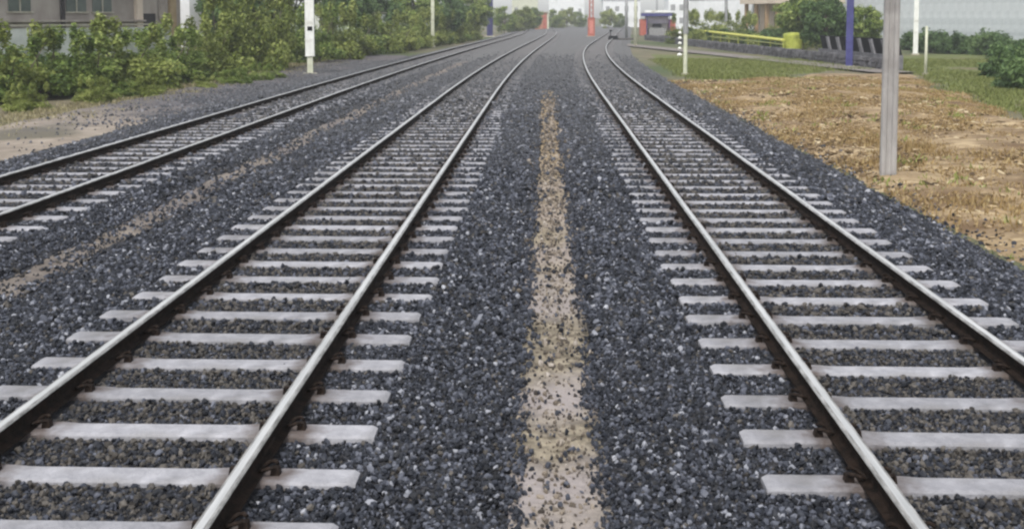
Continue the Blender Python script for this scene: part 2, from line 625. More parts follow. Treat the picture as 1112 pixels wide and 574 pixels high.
def stone_material(name, ramp, rough=.62):
    m = bpy.data.materials.new(name)
    m.use_nodes = True
    N, L = m.node_tree.nodes, m.node_tree.links
    b = N['Principled BSDF']
    b.inputs['Roughness'].default_value = rough
    b.inputs['Specular IOR Level'].default_value = .35
    a = N.new('ShaderNodeAttribute'); a.attribute_type = 'INSTANCER'; a.attribute_name = 'tint'
    rp = N.new('ShaderNodeValToRGB')
    els = rp.color_ramp.elements
    els[0].position, els[0].color = ramp[0][0], (*ramp[0][1], 1)
    els[1].position, els[1].color = ramp[-1][0], (*ramp[-1][1], 1)
    for p, c in ramp[1:-1]:
        e = els.new(p); e.color = (*c, 1)
    L.new(a.outputs['Fac'], rp.inputs['Fac'])
    tc = N.new('ShaderNodeTexCoord')
    nz = N.new('ShaderNodeTexNoise'); nz.inputs['Scale'].default_value = 45; nz.inputs['Detail'].default_value = 4
    L.new(tc.outputs['Object'], nz.inputs['Vector'])
    mr = N.new('ShaderNodeMapRange'); mr.inputs['To Min'].default_value = .6; mr.inputs['To Max'].default_value = 1.4
    L.new(nz.outputs['Fac'], mr.inputs['Value'])
    hv = N.new('ShaderNodeHueSaturation')
    L.new(mr.outputs[0], hv.inputs['Value']); L.new(rp.outputs[0], hv.inputs['Color'])
    L.new(hv.outputs[0], b.inputs['Base Color'])
    return m


# tint 0..0.7 blue-black basalt to pale grey chips, spread wide to paint in shading contrast, 0.8..1 rust-brown stones from between the rails
M_stone = stone_material('ballast_stone', [(0, (.005, .0055, .007)), (.20, (.021, .024, .033)), (.44, (.112, .119, .146)), (.72, (.46, .465, .49)),
                                           (.80, (.022, .019, .016)), (1.0, (.11, .098, .084))])
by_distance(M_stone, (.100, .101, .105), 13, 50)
SG = stone_group('ballast_stone_scatter', M_stone, .5, .78, seed=2)


def in_sleeper(px, py):
    """true where a sleeper or a rail foot lies"""
    bad = np.zeros(len(px), bool)
    for key, off in (('left', off_left), ('middle', off_left), ('right', off_right)):
        xc = TRACKS[key]
        sy = np.array([s[1] for s in SLEEPERS[key]])
        x = px - xc - off(py)
        near = np.abs(x) < HALF_SLEEPER + .015
        k = np.clip(np.searchsorted(sy, py), 1, len(sy) - 1)
        d = np.minimum(np.abs(py - sy[k]), np.abs(py - sy[k - 1]))
        bad |= near & (d < .096) & (RNG.uniform(0, 1, len(px)) > .012)
        bad |= (np.abs(np.abs(x) - HG) < .072)
    return bad


def bed_points(y0, y1, dens, margin=1.6):
    n = int(dens * (y1 - y0) * 16.4)
    x = RNG.uniform(-11.0, 5.45, n)
    y = RNG.uniform(y0, y1, n)
    dr = drift(x, y)
    X = x + dr
    # keep what a camera here or a step aside can see
    keep = (X > -0.545 * y - margin - .3) & (X < .53 * y + margin) & ~in_sleeper(X, y)
    s1 = np.abs(x - .08 + .03 * np.sin(y * 2.1) * np.cos(y * .83))
    s2 = np.abs(x + 5.0 + .12 * np.sin(y * .9))
    u = RNG.uniform(0, 1, n)
    thin = np.where(s1 < .34, np.clip((s1 - .13) / .17, 0.085, 1) ** 1.3, 1) * np.where((s2 < .5), np.maximum(np.clip((s2 - .05) / .50, .20, 1) ** 1.2, smooth01((np.sin(y * .61 + 1.0) + .7 * np.sin(y * 1.37) + .5 * np.sin(y * 3.1 + x * 4)) * .42 - .36)), 1)
    # the strip of bare soil closes over as it runs away
    thin = np.where((y > 30) & (s1 < .4), np.maximum(thin, np.clip((y - 30) / 8, 0, 1)), thin)
    keep &= u < thin
    keep &= RNG.uniform(0, 1, n) < np.clip(1 - (y - 27) / 50, 0, 1) ** 1.8
    return x[keep], X[keep], y[keep]


PX, PXX, PY, PS = [], [], [], []
for y0, y1, dens, sz in ((2.0, 8.0, 3000, .0225), (8.0, 14.0, 1800, .029), (14.0, 24.0, 760, .042), (24.0, 85.0, 220, .060)):
    a, b, c = bed_points(y0, y1, dens)
    PX.append(a); PXX.append(b); PY.append(c)
    PS.append(np.full(len(a), sz))
PX, PXX, PY, PS = map(np.concatenate, (PX, PXX, PY, PS))
n = len(PX)
ps = PS * np.clip(RNG.lognormal(0, .36, n), .45, 2.0)
size = np.stack([ps, ps * RNG.uniform(.75, 1.25, n), ps * RNG.uniform(.7, 1.1, n)], 1)
turn = RNG.uniform(0, 2 * math.pi, (n, 3))
pz = bed_z(PX) + ps * RNG.uniform(.10, .55, n)
on_strip = (np.abs(PX - .08) < .28) & (PY < 34)
on_streak = np.abs(PX + 5.0) < .30
pz = np.where(on_strip, -.078 + ps * .2, np.where(on_streak, np.maximum(pz, -.10 + ps * .2), pz))
inside = np.zeros(n, bool)
for key in TRACKS:
    inside |= np.abs(PX - TRACKS[key]) < HG
tint = np.clip(RNG.beta(1.15, 2.75, n) * .70, 0, .72)
brown = RNG.uniform(0, 1, n) < np.where(inside, .45, .04)
tint = np.where(brown, RNG.uniform(.8, 1, n), tint)
tint = np.where(inside & ~brown, tint * .78, tint)
tint = np.where(on_strip, RNG.uniform(.05, .35, n), tint)
scatter('ballast_stones', np.stack([PXX, PY, pz], 1), turn, size, tint, SG)
print('ballast stones', n)

# thin gravel spilled over the verge beside the left track
n = 16000
vy = 10 + 55 * RNG.uniform(0, 1, n) ** 1.4
vx = -9.8 - np.abs(RNG.normal(0, 1.5, n))
keep = (vx > -.56 * vy - 1.5) & (vx > -14.4) & (RNG.uniform(0, 1, n) < np.clip((vy - 24) / 8, 0.03, 1) + (vx > -10.15) * .6)
vx, vy = vx[keep], vy[keep]
n = len(vx)
gs = .05 * np.clip(RNG.lognormal(0, .35, n), .5, 2)
vz = GZ + .10 - .25 * np.clip(vx + 10.1, 0, 1) - .25 * np.clip(-13.6 - vx, 0, 1)
scatter('verge_gravel', np.stack([vx, vy, np.maximum(vz, bed_z(vx)) + gs * .25], 1), RNG.uniform(0, 6.28, (n, 3)), np.stack([gs, gs * .9, gs * .8], 1),
        np.clip(RNG.beta(1.3, 2.0, n) * .72, 0, .72), SG)

# stones kicked out on to the edge of the field
n = 2600
vy = 4 + 42 * RNG.uniform(0, 1, n) ** 1.3
vx = 5.05 + np.abs(RNG.normal(0, .33, n))
gs = .042 * np.clip(RNG.lognormal(0, .35, n), .5, 2)
scatter('spilled_ballast', np.stack([vx + off_right(vy) * 1.0, vy, field_z(vx, vy) + gs * .2 + .01], 1), RNG.uniform(0, 6.28, (n, 3)), np.stack([gs, gs * .9, gs * .8], 1),
        np.clip(RNG.beta(1.3, 2.4, n) * .72, 0, .72), SG)

# small pebbles and crumbs of earth on the soil strip
M_clod = stone_material('earth_clod', [(0, (.055, .036, .019)), (.35, (.17, .115, .058)), (.7, (.36, .265, .15)), (1.0, (.52, .43, .28))], .95)
CG = stone_group('earth_clod_scatter', M_clod, .5, .5, variants=8, seed=40, amount=.5)
M_pebble = stone_material('strip_pebble', [(0, (.035, .030, .027)), (.35, (.115, .095, .075)), (.7, (.24, .20, .155)), (1.0, (.36, .32, .28))], .95)
PG = stone_group('strip_pebble_scatter', M_pebble, .5, .6, variants=6, seed=70, amount=.5)
n = 4500
sy_ = 3 + 30 * RNG.uniform(0, 1, n) ** 1.5
sx_ = .08 + RNG.normal(0, .12, n) - .06 * np.sin(sy_ * 2.1) * np.cos(sy_ * .83)
gs = .016 * np.clip(RNG.lognormal(0, .5, n), .4, 2.6) * np.clip(.7 + sy_ / 14, 1, 2.4)
scatter('strip_pebbles', np.stack([sx_ + drift(sx_, sy_), sy_, -.086 + gs * .2 + .11 * np.clip(np.abs(sx_ - .08) - .20, 0, .3)], 1), RNG.uniform(0, 6.28, (n, 3)), np.stack([gs, gs * .9, gs * .8], 1),
        np.clip(RNG.normal(.45, .28, n), 0, 1), PG)
# clods and straw-coloured lumps on the dry field
n = 42000
cy = 4 + 45 * RNG.uniform(0, 1, n) ** 1.0
cx = 5.25 + RNG.uniform(0, 1, n) ** 1.15 * 13
keep = (cx < .53 * cy + 2.5) & (field_edge(cx, cy) > .15)
clump = np.array([noise.noise(Vector((x * .45, y * .3, 9))) for x, y in zip(cx, cy)])
keep &= RNG.uniform(-.6, .6, n) < clump + .15
cx, cy = cx[keep], cy[keep]
n = len(cx)
cs = .055 * np.clip(RNG.lognormal(0, .5, n), .35, 2.4)
zz = field_z(cx, cy)
scatter('earth_clods', np.stack([cx, cy, zz + .02], 1), np.stack([RNG.normal(0, .25, n), RNG.normal(0, .25, n), RNG.uniform(0, 6.28, n)], 1),
        np.stack([cs * RNG.uniform(.8, 2.2, n), cs, cs * RNG.uniform(.5, 1.1, n)], 1), np.clip(RNG.normal(.48, .28, n), 0, 1), CG)


# ------------------------------------------------------------------ vegetation
def leaf_material(name, dark, mid, light, rough=.55):
    m = bpy.data.materials.new(name)
    m.use_nodes = True
    N, L = m.node_tree.nodes, m.node_tree.links
    b = N['Principled BSDF']
    b.inputs['Roughness'].default_value = rough
    b.inputs['Specular IOR Level'].default_value = .3
    a = N.new('ShaderNodeAttribute'); a.attribute_name = 'tint'
    oi = N.new('ShaderNodeObjectInfo')
    mr = N.new('ShaderNodeMapRange'); mr.inputs['To Min'].default_value = -.12; mr.inputs['To Max'].default_value = .12
    L.new(oi.outputs['Random'], mr.inputs['Value'])
    ad = N.new('ShaderNodeMath'); ad.operation = 'ADD'
    L.new(a.outputs['Fac'], ad.inputs[0]); L.new(mr.outputs[0], ad.inputs[1])
    rp = N.new('ShaderNodeValToRGB')
    els = rp.color_ramp.elements
    els[0].color = (*dark, 1); els[1].color = (*light, 1)
    e = els.new(.5); e.color = (*mid, 1)
    L.new(ad.outputs[0], rp.inputs['Fac']); L.new(rp.outputs[0], b.inputs['Base Color'])
    tr = N.new('ShaderNodeBsdfTranslucent')
    L.new(rp.outputs[0], tr.inputs['Color'])
    ms = N.new('ShaderNodeMixShader'); ms.inputs[0].default_value = .22
    L.new(b.outputs[0], ms.inputs[1]); L.new(tr.outputs[0], ms.inputs[2])
    L.new(ms.outputs[0], N['Material Output'].inputs['Surface'])
    return m


M_leaf = leaf_material('bush_leaf', (.048, .085, .016), (.16, .225, .044), (.40, .45, .14))
M_leaf_olive = leaf_material('olive_leaf', (.062, .092, .018), (.20, .24, .048), (.42, .45, .15))
M_leaf_deep = leaf_material('deep_green_leaf', (.042, .082, .026), (.090, .150, .045), (.19, .27, .095))
M_leaf_pale = leaf_material('pale_leaf', (.13, .18, .07), (.29, .35, .19), (.54, .58, .44))
M_grass = leaf_material('grass_blade', (.090, .110, .028), (.165, .190, .050), (.28, .29, .11), .7)
M_straw = leaf_material('dry_straw', (.16, .10, .04), (.33, .23, .10), (.50, .40, .21), .9)
M_drygrass = leaf_material('dry_grass', (.13, .12, .05), (.27, .235, .125), (.42, .38, .24), .9)
M_bark = mat('bark', (.07, .055, .04), (.16, .13, .10), 9, .9, .5)


def leaves_mesh(name, centers, spread, n, size, m, seed, up=.35, zmin=.03, aspect=.55):
    """n leaf blades round the clump centres; every blade a folded diamond, tint varies by clump and by blade"""
    rg = np.random.default_rng(seed)
    centers = np.asarray(centers, float)
    k = rg.integers(0, len(centers), n)
    sp = np.asarray(spread, float)
    if sp.ndim == 1:
        sp = np.tile(sp, (len(centers), 1))
    d = rg.normal(0, 1, (n, 3))
    d /= np.linalg.norm(d, axis=1, keepdims=True)
    r = rg.uniform(0, 1, n) ** .5
    p = centers[k] + d * sp[k] * r[:, None]
    p[:, 2] = np.maximum(p[:, 2], zmin + rg.uniform(0, .15, n))
    nrm = d * .8 + rg.normal(0, .6, (n, 3)) + np.array([0, 0, up])
    nrm /= np.linalg.norm(nrm, axis=1, keepdims=True)
    t = np.cross(nrm, rg.normal(0, 1, (n, 3)))
    t /= np.linalg.norm(t, axis=1, keepdims=True) + 1e-9
    b = np.cross(nrm, t)
    s = size * rg.uniform(.55, 1.4, n)[:, None]
    v = np.empty((n, 4, 3))
    v[:, 0] = p - t * s
    v[:, 1] = p + b * s * aspect + nrm * s * .12
    v[:, 2] = p + t * s * 1.05 - nrm * s * .2
    v[:, 3] = p - b * s * aspect + nrm * s * .12
    me = bpy.data.meshes.new(name)
    me.from_pydata(v.reshape(-1, 3).tolist(), [], np.arange(n * 4).reshape(n, 4).tolist())
    me.materials.append(m)
    ct = rg.uniform(.2, .75, len(centers))
    tint_ = np.clip(ct[k] * .70 + .14 + rg.normal(0, .18, n), 0, 1)
    a = me.attributes.new('tint', 'FLOAT', 'POINT')
    a.data.foreach_set('value', np.repeat(tint_, 4).astype(np.float32))
    me.update()
    return me


def bush_mesh(seed, w, d, h, n, size, m, spike=0.0):
    rg = np.random.default_rng(seed)
    nc = 34
    c = np.empty((nc, 3))
    c[:, 0] = rg.uniform(-.5, .5, nc) * w
    c[:, 1] = rg.uniform(-.5, .5, nc) * d
    hh = h * (.78 + .34 * rg.uniform(-1, 1, nc))
    c[:, 2] = np.abs(rg.uniform(.08, 1, nc)) * hh * (1 - .35 * (np.abs(c[:, 0]) / (w * .5)) ** 2)
    sp = np.stack([rg.uniform(.16, .34, nc) * min(w, h), rg.uniform(.16, .34, nc) * min(w, h) * .8, rg.uniform(.12, .26, nc) * h], 1)
    if spike:
        for i in range(6):
            c[i, 2] = h * (1.0 + spike * rg.uniform(.2, 1))
            sp[i] = (.10 * h, .10 * h, .26 * h)
    st = MB()
    for i in range(0, nc, 3):
        q = c[i]
        b0 = (q[0] * .25, q[1] * .25, -.1)
        st.tube([b0, (q[0] * .5, q[1] * .55, q[2] * .45), tuple(q)], [.035, .024, .010], 5)
    return leaves_mesh('foliage', c, sp, n, size, m, seed + 1), st.mesh('stems', M_bark)


def add_bush(name, meshes, loc, sc, rz, label, group, cat='bush', tilt=0.0):
    t = thing(name, label, cat, loc, rz, group)
    t.scale = (sc[0], sc[1], sc[2])
    link('stems', meshes[1], t)
    link('foliage', meshes[0], t)
    return t


BUSH_A = [bush_mesh(100 + i, 2.6, 2.0, 2.2, 6500, .082, M_leaf, .35) for i in range(4)]
BUSH_O = [bush_mesh(140 + i, 3.2, 2.2, 2.5, 6500, .09, M_leaf_olive, .25) for i in range(3)]
BUSH_D = [bush_mesh(180 + i, 2.6, 2.2, 2.0, 3200, .11, M_leaf_deep) for i in range(3)]
BUSH_P = [bush_mesh(220 + i, 2.6, 1.6, 2.2, 2600, .10, M_leaf_pale) for i in range(2)]

rb = random.Random(3)


def along(pa, pb, nb):
    for i in range(nb):
        yield pa.lerp(pb, (i + .5) / nb)


# row of leafy bushes along the verge, left
k = 0
for p in along(at(-95, 122), at(232, 86), 11):
    f = 1.0 + rb.uniform(-.10, .12)
    add_bush('leafy_bush', BUSH_A[k % 4] if k % 4 != 2 else BUSH_O[k % 3], (p.x + rb.uniform(-.5, .1), p.y + rb.uniform(-.7, .7), GZ), (1.05, 1, f * rb.uniform(.58, .80)), rb.uniform(0, 6.28),
             'leafy green bush with upright shoots growing between the sandy verge and the stained tan building' if k % 4 != 2 else
             'olive yellow bush among the greener leafy bushes in front of the stained tan building', 'leafy bushes before the tan building')
    k += 1
for p in along(at(-60, 104), at(225, 78), 7):
    add_bush('leafy_bush', BUSH_D[k % 3], (p.x - 1.2, p.y + rb.uniform(-.5, .5), GZ), (1.1, 1, (.70 + rb.uniform(-.08, .08))), rb.uniform(0, 6.28),
             'dark green bush in the second row, behind the upright leafy bushes near the tan building', 'dark bushes of the second row')
    k += 1
# taller olive bushes up to the white mast
for i, (px, py, f) in enumerate(((252, 80, 1.25), (282, 78, 1.42), (312, 75, 1.35), (296, 68, 1.75), (262, 66, 1.7))):
    p = at(px, py)
    add_bush('tall_bush', BUSH_O[i % 3], (p.x - .6, p.y, GZ), (1.0, 1, f), rb.uniform(0, 6.28),
             'tall olive green bush crowded beside the white mast, higher than the leafy bushes', 'tall olive bushes by the white mast')
# hedge from the white mast to the dark blue mast
for i, p in enumerate(along(at(352, 71), at(520, 43), 15)):
    add_bush('hedge_bush', BUSH_O[i % 3] if i % 3 else BUSH_A[i % 4], (p.x - 1.3, p.y, GZ), (1.15, 1.15, .95 + rb.uniform(-.1, .12)), rb.uniform(0, 6.28),
             'olive green hedge bush along the ballast between the white mast and the dark blue mast', 'hedge bushes beyond the white mast')
# pale flowering creeper that spills over the wall behind the hedge
for i, p in enumerate(along(at(364, 69), at(512, 44), 10)):
    add_bush('flowering_creeper', BUSH_P[i % 2], (p.x - 2.6, p.y + 1.5, GZ), (1.2, .8, 1.26 + rb.uniform(-.10, .05)), rb.uniform(0, 6.28),
             'pale flowering creeper showing along the top of the olive hedge past the white mast', 'pale creepers over the hedge', 'creeper')
# low weeds at their feet
for i in range(16):
    t_ = rb.uniform(0, .78)
    p = at(-40, 124).lerp(at(330, 80), t_)
    add_bush('verge_weed', BUSH_A[i % 4] if i % 2 else BUSH_O[i % 3], (p.x + rb.uniform(.5, 1.3), p.y + rb.uniform(-1, 1), GZ), (.34, .34, rb.uniform(.14, .26)), rb.uniform(0, 6.28),
             'low green weed on the sandy verge at the feet of the bushes', 'weeds on the sandy verge', 'weed')


def tree_meshes(seed, h, w, n, size, m, low=.3):
    rg = np.random.default_rng(seed)
    nc = 46
    c = rg.normal(0, 1, (nc, 3))
    c /= np.linalg.norm(c, axis=1, keepdims=True)
    c *= rg.uniform(.45, 1, nc)[:, None] ** .6
    zc, zr = h * (1 + low) / 2, h * (1 - low) / 2
    c = c * np.array([w * .42, w * .42, zr * .88]) + np.array([0, 0, zc])
    sp = np.stack([rg.uniform(.10, .2, nc) * w, rg.uniform(.10, .2, nc) * w, rg.uniform(.07, .14, nc) * h], 1)
    b = MB()
    b.tube([(0, 0, -.2), (.04 * w, 0, h * .25), (-.02 * w, .02 * w, h * .5), (0, 0, h * .8)], [.035 * h, .026 * h, .017 * h, .005 * h], 8)
    for i in range(0, nc, 3):
        q = c[i]
        z0 = h * rg.uniform(.22, .5)
        b.tube([(0, 0, z0), (q[0] * .5, q[1] * .5, (z0 + q[2]) * .5 + .03 * h), tuple(q)], [.012 * h, .008 * h, .003 * h], 5)
    return leaves_mesh('crown', c, sp, n, size, m, seed + 1, zmin=h * low * .6), b.mesh('trunk', M_bark)


TREE_A = [tree_meshes(300 + i, 6.0, 5.2, 9000, .15, M_leaf, .18) for i in range(2)]
TREE_D = [tree_meshes(320 + i, 6.0, 5.0, 8000, .16, M_leaf_deep, .12) for i in range(2)]
TREE_P = [tree_meshes(340 + i, 6.0, 5.0, 6000, .17, M_leaf_olive, .2) for i in range(2)]


def add_tree(name, meshes, x, y, sc, label, group=None, rz=None):
    t = thing(name, label, 'tree', (x, y, GZ), rb.uniform(0, 6.28) if rz is None else rz, group)
    t.scale = sc
    link('trunk', meshes[1], t)
    link('crown', meshes[0], t)
    return t


def col_at(px, dist):
    """ground position in image column px at about dist metres down the line"""
    p = at_y(px, 19, dist)
    return p.x, p.y


# trees behind the hedge on the left
for i, (px, ds, s, ms) in enumerate(((262, 66, 1.0, TREE_D), (318, 74, .95, TREE_A), (372, 80, 1.0, TREE_D), (412, 92, .95, TREE_D), (448, 104, 1.05, TREE_A), (482, 112, 1.0, TREE_D), (512, 130, 1.0, TREE_A))):
    x, y = col_at(px, ds)
    add_tree('garden_tree', ms[i % 2], x, y, (s, s, s), ('dark green dense tree rising behind the pale wall and olive hedge' if ms is TREE_D else 'fresher mid green tree rising behind the pale wall and olive hedge'), 'trees behind the pale wall')
# far, pale trees where the tracks vanish
FAR_A = [tree_meshes(360 + i, 6.0, 5.6, 6000, .17, M_leaf, .0) for i in range(2)]
FAR_O = [tree_meshes(380 + i, 6.0, 5.6, 6000, .17, M_leaf_olive, .0) for i in range(2)]
for i, (px, ds, s, ms) in enumerate(((548, 175, .82, FAR_A), (558, 182, .66, FAR_O), (568, 190, .86, FAR_O), (578, 215, .9, FAR_A), (600, 240, .8, FAR_A), (607, 250, .7, FAR_O), (616, 262, .95, FAR_O), (629, 270, .8, FAR_A), (661, 240, .85, FAR_O), (672, 250, .7, FAR_A))):
    x, y = col_at(px, ds)
    add_tree('distant_tree', ms[i % 2], x, y, (s, s, s * .95), 'small distant %s tree where the tracks run out of sight' % ('mid green' if ms is FAR_A else 'olive'), 'distant trees at the end of the tracks')
# trees behind the striped barrier, right
for i, (px, ds, s, lab) in enumerate(((872, 84, .86, 'bushy green tree beside the tan columned building'), (897, 77, .78, 'rounded green tree behind the striped barrier'),
                                      (937, 80, .62, 'low green tree behind the blue mast, in front of the pale shed'))):
    x, y = col_at(px, ds)
    add_tree('roadside_tree', TREE_A[i % 2] if i != 1 else TREE_D[0], x, y, (s, s, s), lab)
# hedge under the white wall
for i, p in enumerate(along(at_y(742, 24, 112), at_y(872, 24, 92), 11)):
    add_bush('clipped_hedge_bush', BUSH_D[i % 3] if i % 2 else BUSH_O[i % 3], (p.x, p.y, GZ), (1.2, 1.1, .95 + rb.uniform(-.08, .08)), rb.uniform(0, 6.28),
             'green bush in the hedge below the white wall, behind the yellow railing', 'hedge bushes behind the yellow railing')
# shrubs in front of the grey shed, right
for i, (px, py, s) in enumerate(((985, 54, .85), (1014, 57, .95), (1036, 58, .9), (1056, 58, .78), (1078, 60, .95), (1100, 61, .82), (1124, 62, .95), (1150, 64, .9))):
    p = at(px, py)
    add_bush('shed_shrub', BUSH_D[i % 3], (p.x, p.y, GZ), (1.1, 1, s), rb.uniform(0, 6.28),
             'dark green shrub growing against the foot of the pale grey shed', 'shrubs before the grey shed')
for i, (px, py, s) in enumerate(((1094, 84, .82), (1114, 96, .9), (1140, 98, 1.0), (1098, 72, .8))):
    p = at(px, py)
    add_bush('dark_shrub', BUSH_D[(i + 1) % 3], (p.x, p.y, GZ), (.85, .85, s), rb.uniform(0, 6.28),
             'dark shrub standing out on the grass in front of the shed shrubs', 'dark shrubs out on the grass')


def tuft_mesh(name, pts, hgt, m, seed, blades=9, spread=.12, wid=.008):
    rg = np.random.default_rng(seed)
    pts = np.repeat(np.asarray(pts, float), blades, 0)
    n_ = len(pts)
    p = pts + np.stack([rg.normal(0, spread, n_), rg.normal(0, spread, n_), np.zeros(n_)], 1)
    a = rg.uniform(0, 6.28, n_)
    lean = rg.uniform(.15, .8, n_)
    h = hgt * rg.uniform(.5, 1.3, n_)
    dx, dy = np.cos(a), np.sin(a)
    w = wid * rg.uniform(.7, 1.5, n_)
    v = np.empty((n_, 4, 3))
    side = np.stack([-dy, dx, np.zeros(n_)], 1) * w[:, None]
    tip = np.stack([dx * h * lean, dy * h * lean, h], 1)
    mid = np.stack([dx * h * lean * .35, dy * h * lean * .35, h * .6], 1)
    v[:, 0] = p - side
    v[:, 1] = p + side
    v[:, 2] = p + mid + side * .7
    v[:, 3] = p + tip
    me = bpy.data.meshes.new(name)
    me.from_pydata(v.reshape(-1, 3).tolist(), [], np.arange(n_ * 4).reshape(n_, 4).tolist())
    me.materials.append(m)
    at_ = me.attributes.new('tint', 'FLOAT', 'POINT')
    at_.data.foreach_set('value', np.repeat(np.clip(rg.normal(.5, .2, n_), 0, 1), 4).astype(np.float32))
    me.update()
    return kind(link(name, me), 'stuff')


# short grass on the right
pts = []
while len(pts) < 11000:
    x, y = RNG.uniform(6, 36), RNG.uniform(18, 70)
    if x > .56 * y + 2 or x < 6.4 + float(off_right(y)):
        continue
    if float(field_edge(np.array(x), np.array(y))) > -.1:
        continue
    if noise.noise(Vector((x * .2, y * .2, 4))) < RNG.uniform(-.6, .3):
        continue
    pts.append((x, y, GZ - .02))
tuft_mesh('short_grass', pts, .15, M_grass, 5, 9, .22, .020)
pts = []
while len(pts) < 7500:
    x, y = RNG.uniform(5.3, 17.5), RNG.uniform(8, 48)
    if x > .54 * y + 2 or float(field_edge(np.array(x), np.array(y))) < .1 or noise.noise(Vector((x * .5, y * .35, 14))) < RNG.uniform(-.3, .5):
        continue
    pts.append((x, y, float(field_z(np.array(x), np.array(y))) - .02))
tuft_mesh('dry_straw', pts, .085, M_straw, 6, 10, .18, .013)
pts = []
while len(pts) < 240:
    x, y = RNG.uniform(5.2, 17.5), RNG.uniform(7, 48)
    if x > .54 * y + 2 or noise.noise(Vector((x * .8, y * .5, 31))) < RNG.uniform(.0, .5) or float(field_edge(np.array(x), np.array(y))) < .1:
        continue
    pts.append((x, y, float(field_z(np.array(x), np.array(y))) - .02))
tuft_mesh('field_weeds', pts, .12, M_leaf_olive, 16, 10, .10, .014)
pts = []
while len(pts) < 1500:
    y = RNG.uniform(14, 70)
    x = RNG.uniform(-15.0, -11.0)
    if RNG.uniform(0, 1) > np.clip((-x - 11.6) / 2.6, .02, 1):
        continue
    pts.append((x, y, GZ + .05))
tuft_mesh('verge_grass', pts, .10, M_drygrass, 7, 9, .16, .016)

# ------------------------------------------------------------------ masts and posts
M_conc = mat('mast_concrete', (.27, .255, .24), (.39, .37, .35), 3, .85, .3, 30, c3=(.17, .16, .15), scale3=1.2, stretch=(2, 2, .4))
M_white = mat('white_paint', (.66, .66, .60), (.80, .80, .75), 3, .6, .1, c3=(.40, .38, .32), scale3=1.4, lo3=.56, hi3=.72, stretch=(2, 2, .6))
M_cream = mat('cream_paint', (.48, .49, .36), (.62, .62, .48), 3, .7, .1, c3=(.35, .33, .25), scale3=1.4, lo3=.56, hi3=.72)
M_blue = mat('violet_blue_paint', (.04, .04, .14), (.075, .075, .22), 3, .5, .1, c3=(.06, .06, .16), scale3=1.0)
M_navy = mat('navy_paint', (.02, .02, .075), (.045, .045, .13), 3, .5, .1)
M_red = mat('red_paint', (.34, .085, .055), (.46, .15, .105), 4, .7, .1, c3=(.24, .075, .055), scale3=1.5)
M_yellow = mat('yellow_paint', (.30, .33, .045), (.45, .47, .10), 3, .7, .1, c3=(.20, .23, .05), scale3=2.0)
M_black = mat('black_paint', (.006, .006, .007), (.014, .014, .014), 5, .8, spec=.08)
M_steel = mat('grey_steel', (.25, .25, .25), (.36, .36, .35), 4, .55, .1, metallic=.3)
M_foot = mat('footing_concrete', (.30, .27, .20), (.44, .41, .33), 5, .9, .4)


def h_outline(w, d, tw):
    return [(-w / 2, -d / 2), (w / 2, -d / 2), (w / 2, -d / 2 + tw), (tw / 2, -d / 2 + tw), (tw / 2, d / 2 - tw), (w / 2, d / 2 - tw),
            (w / 2, d / 2), (-w / 2, d / 2), (-w / 2, d / 2 - tw), (-tw / 2, d / 2 - tw), (-tw / 2, -d / 2 + tw), (-w / 2, -d / 2 + tw)]


# tall concrete mast by the right-hand track
p = at(964, 193, GZ + .05)
t = thing('concrete_mast', 'tall grey concrete mast with lengthwise groove standing on the dry brown earth', 'mast', (p.x, p.y, p.z), R(-14))
b = MB()
H, w0, w1 = 8.6, .265, .225
def mast_ring(z):
    w = w0 + (w1 - w0) * z / H
    c, g_, gd = .025, .05, .022
    o_ = [(-w / 2 + c, -w / 2), (-g_, -w / 2), (-g_ * .7, -w / 2 + gd), (g_ * .7, -w / 2 + gd), (g_, -w / 2), (w / 2 - c, -w / 2), (w / 2, -w / 2 + c), (w / 2, w / 2 - c),
          (w / 2 - c, w / 2), (-w / 2 + c, w / 2), (-w / 2, w / 2 - c), (-w / 2, -w / 2 + c)]
    return [(x, y, z) for x, y in o_]
zs_ = [-.3, 1.0, 2.2, 3.4, 5, 7, H]
v = [q for z in zs_ for q in mast_ring(z)]
f = []
for i in range(len(zs_) - 1):
    for k in range(12):
        f.append((i * 12 + k, i * 12 + (k + 1) % 12, (i + 1) * 12 + (k + 1) % 12, (i + 1) * 12 + k))
f.append(tuple((len(zs_) - 1) * 12 + k for k in range(12)))
b.add(v, f)
b.build('shaft', M_conc, t)
b = MB()
b.box((0, 0, -.07), (.40, .40, .16), taper=.8)
b.build('footing', mat('earthy_footing', (.20, .16, .10), (.31, .26, .18), 6, .95, .5), t)
b = MB()
b.box((0, 0, H + .04), (.27, .27, .06), taper=.8)
b.build('cap', M_conc, t)


def h_mast(name, label, cat, px, py, w, d, h, m, rz=0.0, foot=None, group=None, plate=None, stub=0.0):
    p_ = at(px, py, GZ)
    t_ = thing(name, label, cat, (p_.x, p_.y, GZ), rz, group)
    b_ = MB()
    b_.prism(h_outline(w, d, .03 if w < .6 else .06), stub, h)
    b_.build('shaft', m, t_)
    if stub:
        b_ = MB(); b_.prism(h_outline(w * .62, d * .7, .03), -.2, stub); b_.build('stub', foot or m, t_)
        b_ = MB(); b_.box((0, 0, stub), (w * 1.05, d * 1.05, .05)); b_.build('joint_plate', m, t_)
    b_ = MB(); b_.box((0, 0, .03), (w * 1.7, d * 1.7, .2), taper=.9); b_.build('footing', M_foot, t_)
    b_ = MB(); b_.box((0, 0, h + .015), (w * 1.05, d * 1.05, .03)); b_.build('cap', m, t_)
    if plate:
        b_ = MB(); b_.box((0.02, -d / 2 - .012, plate), (w * .55, .012, .2)); b_.build('dark_plate', M_black, t_)
    return t_


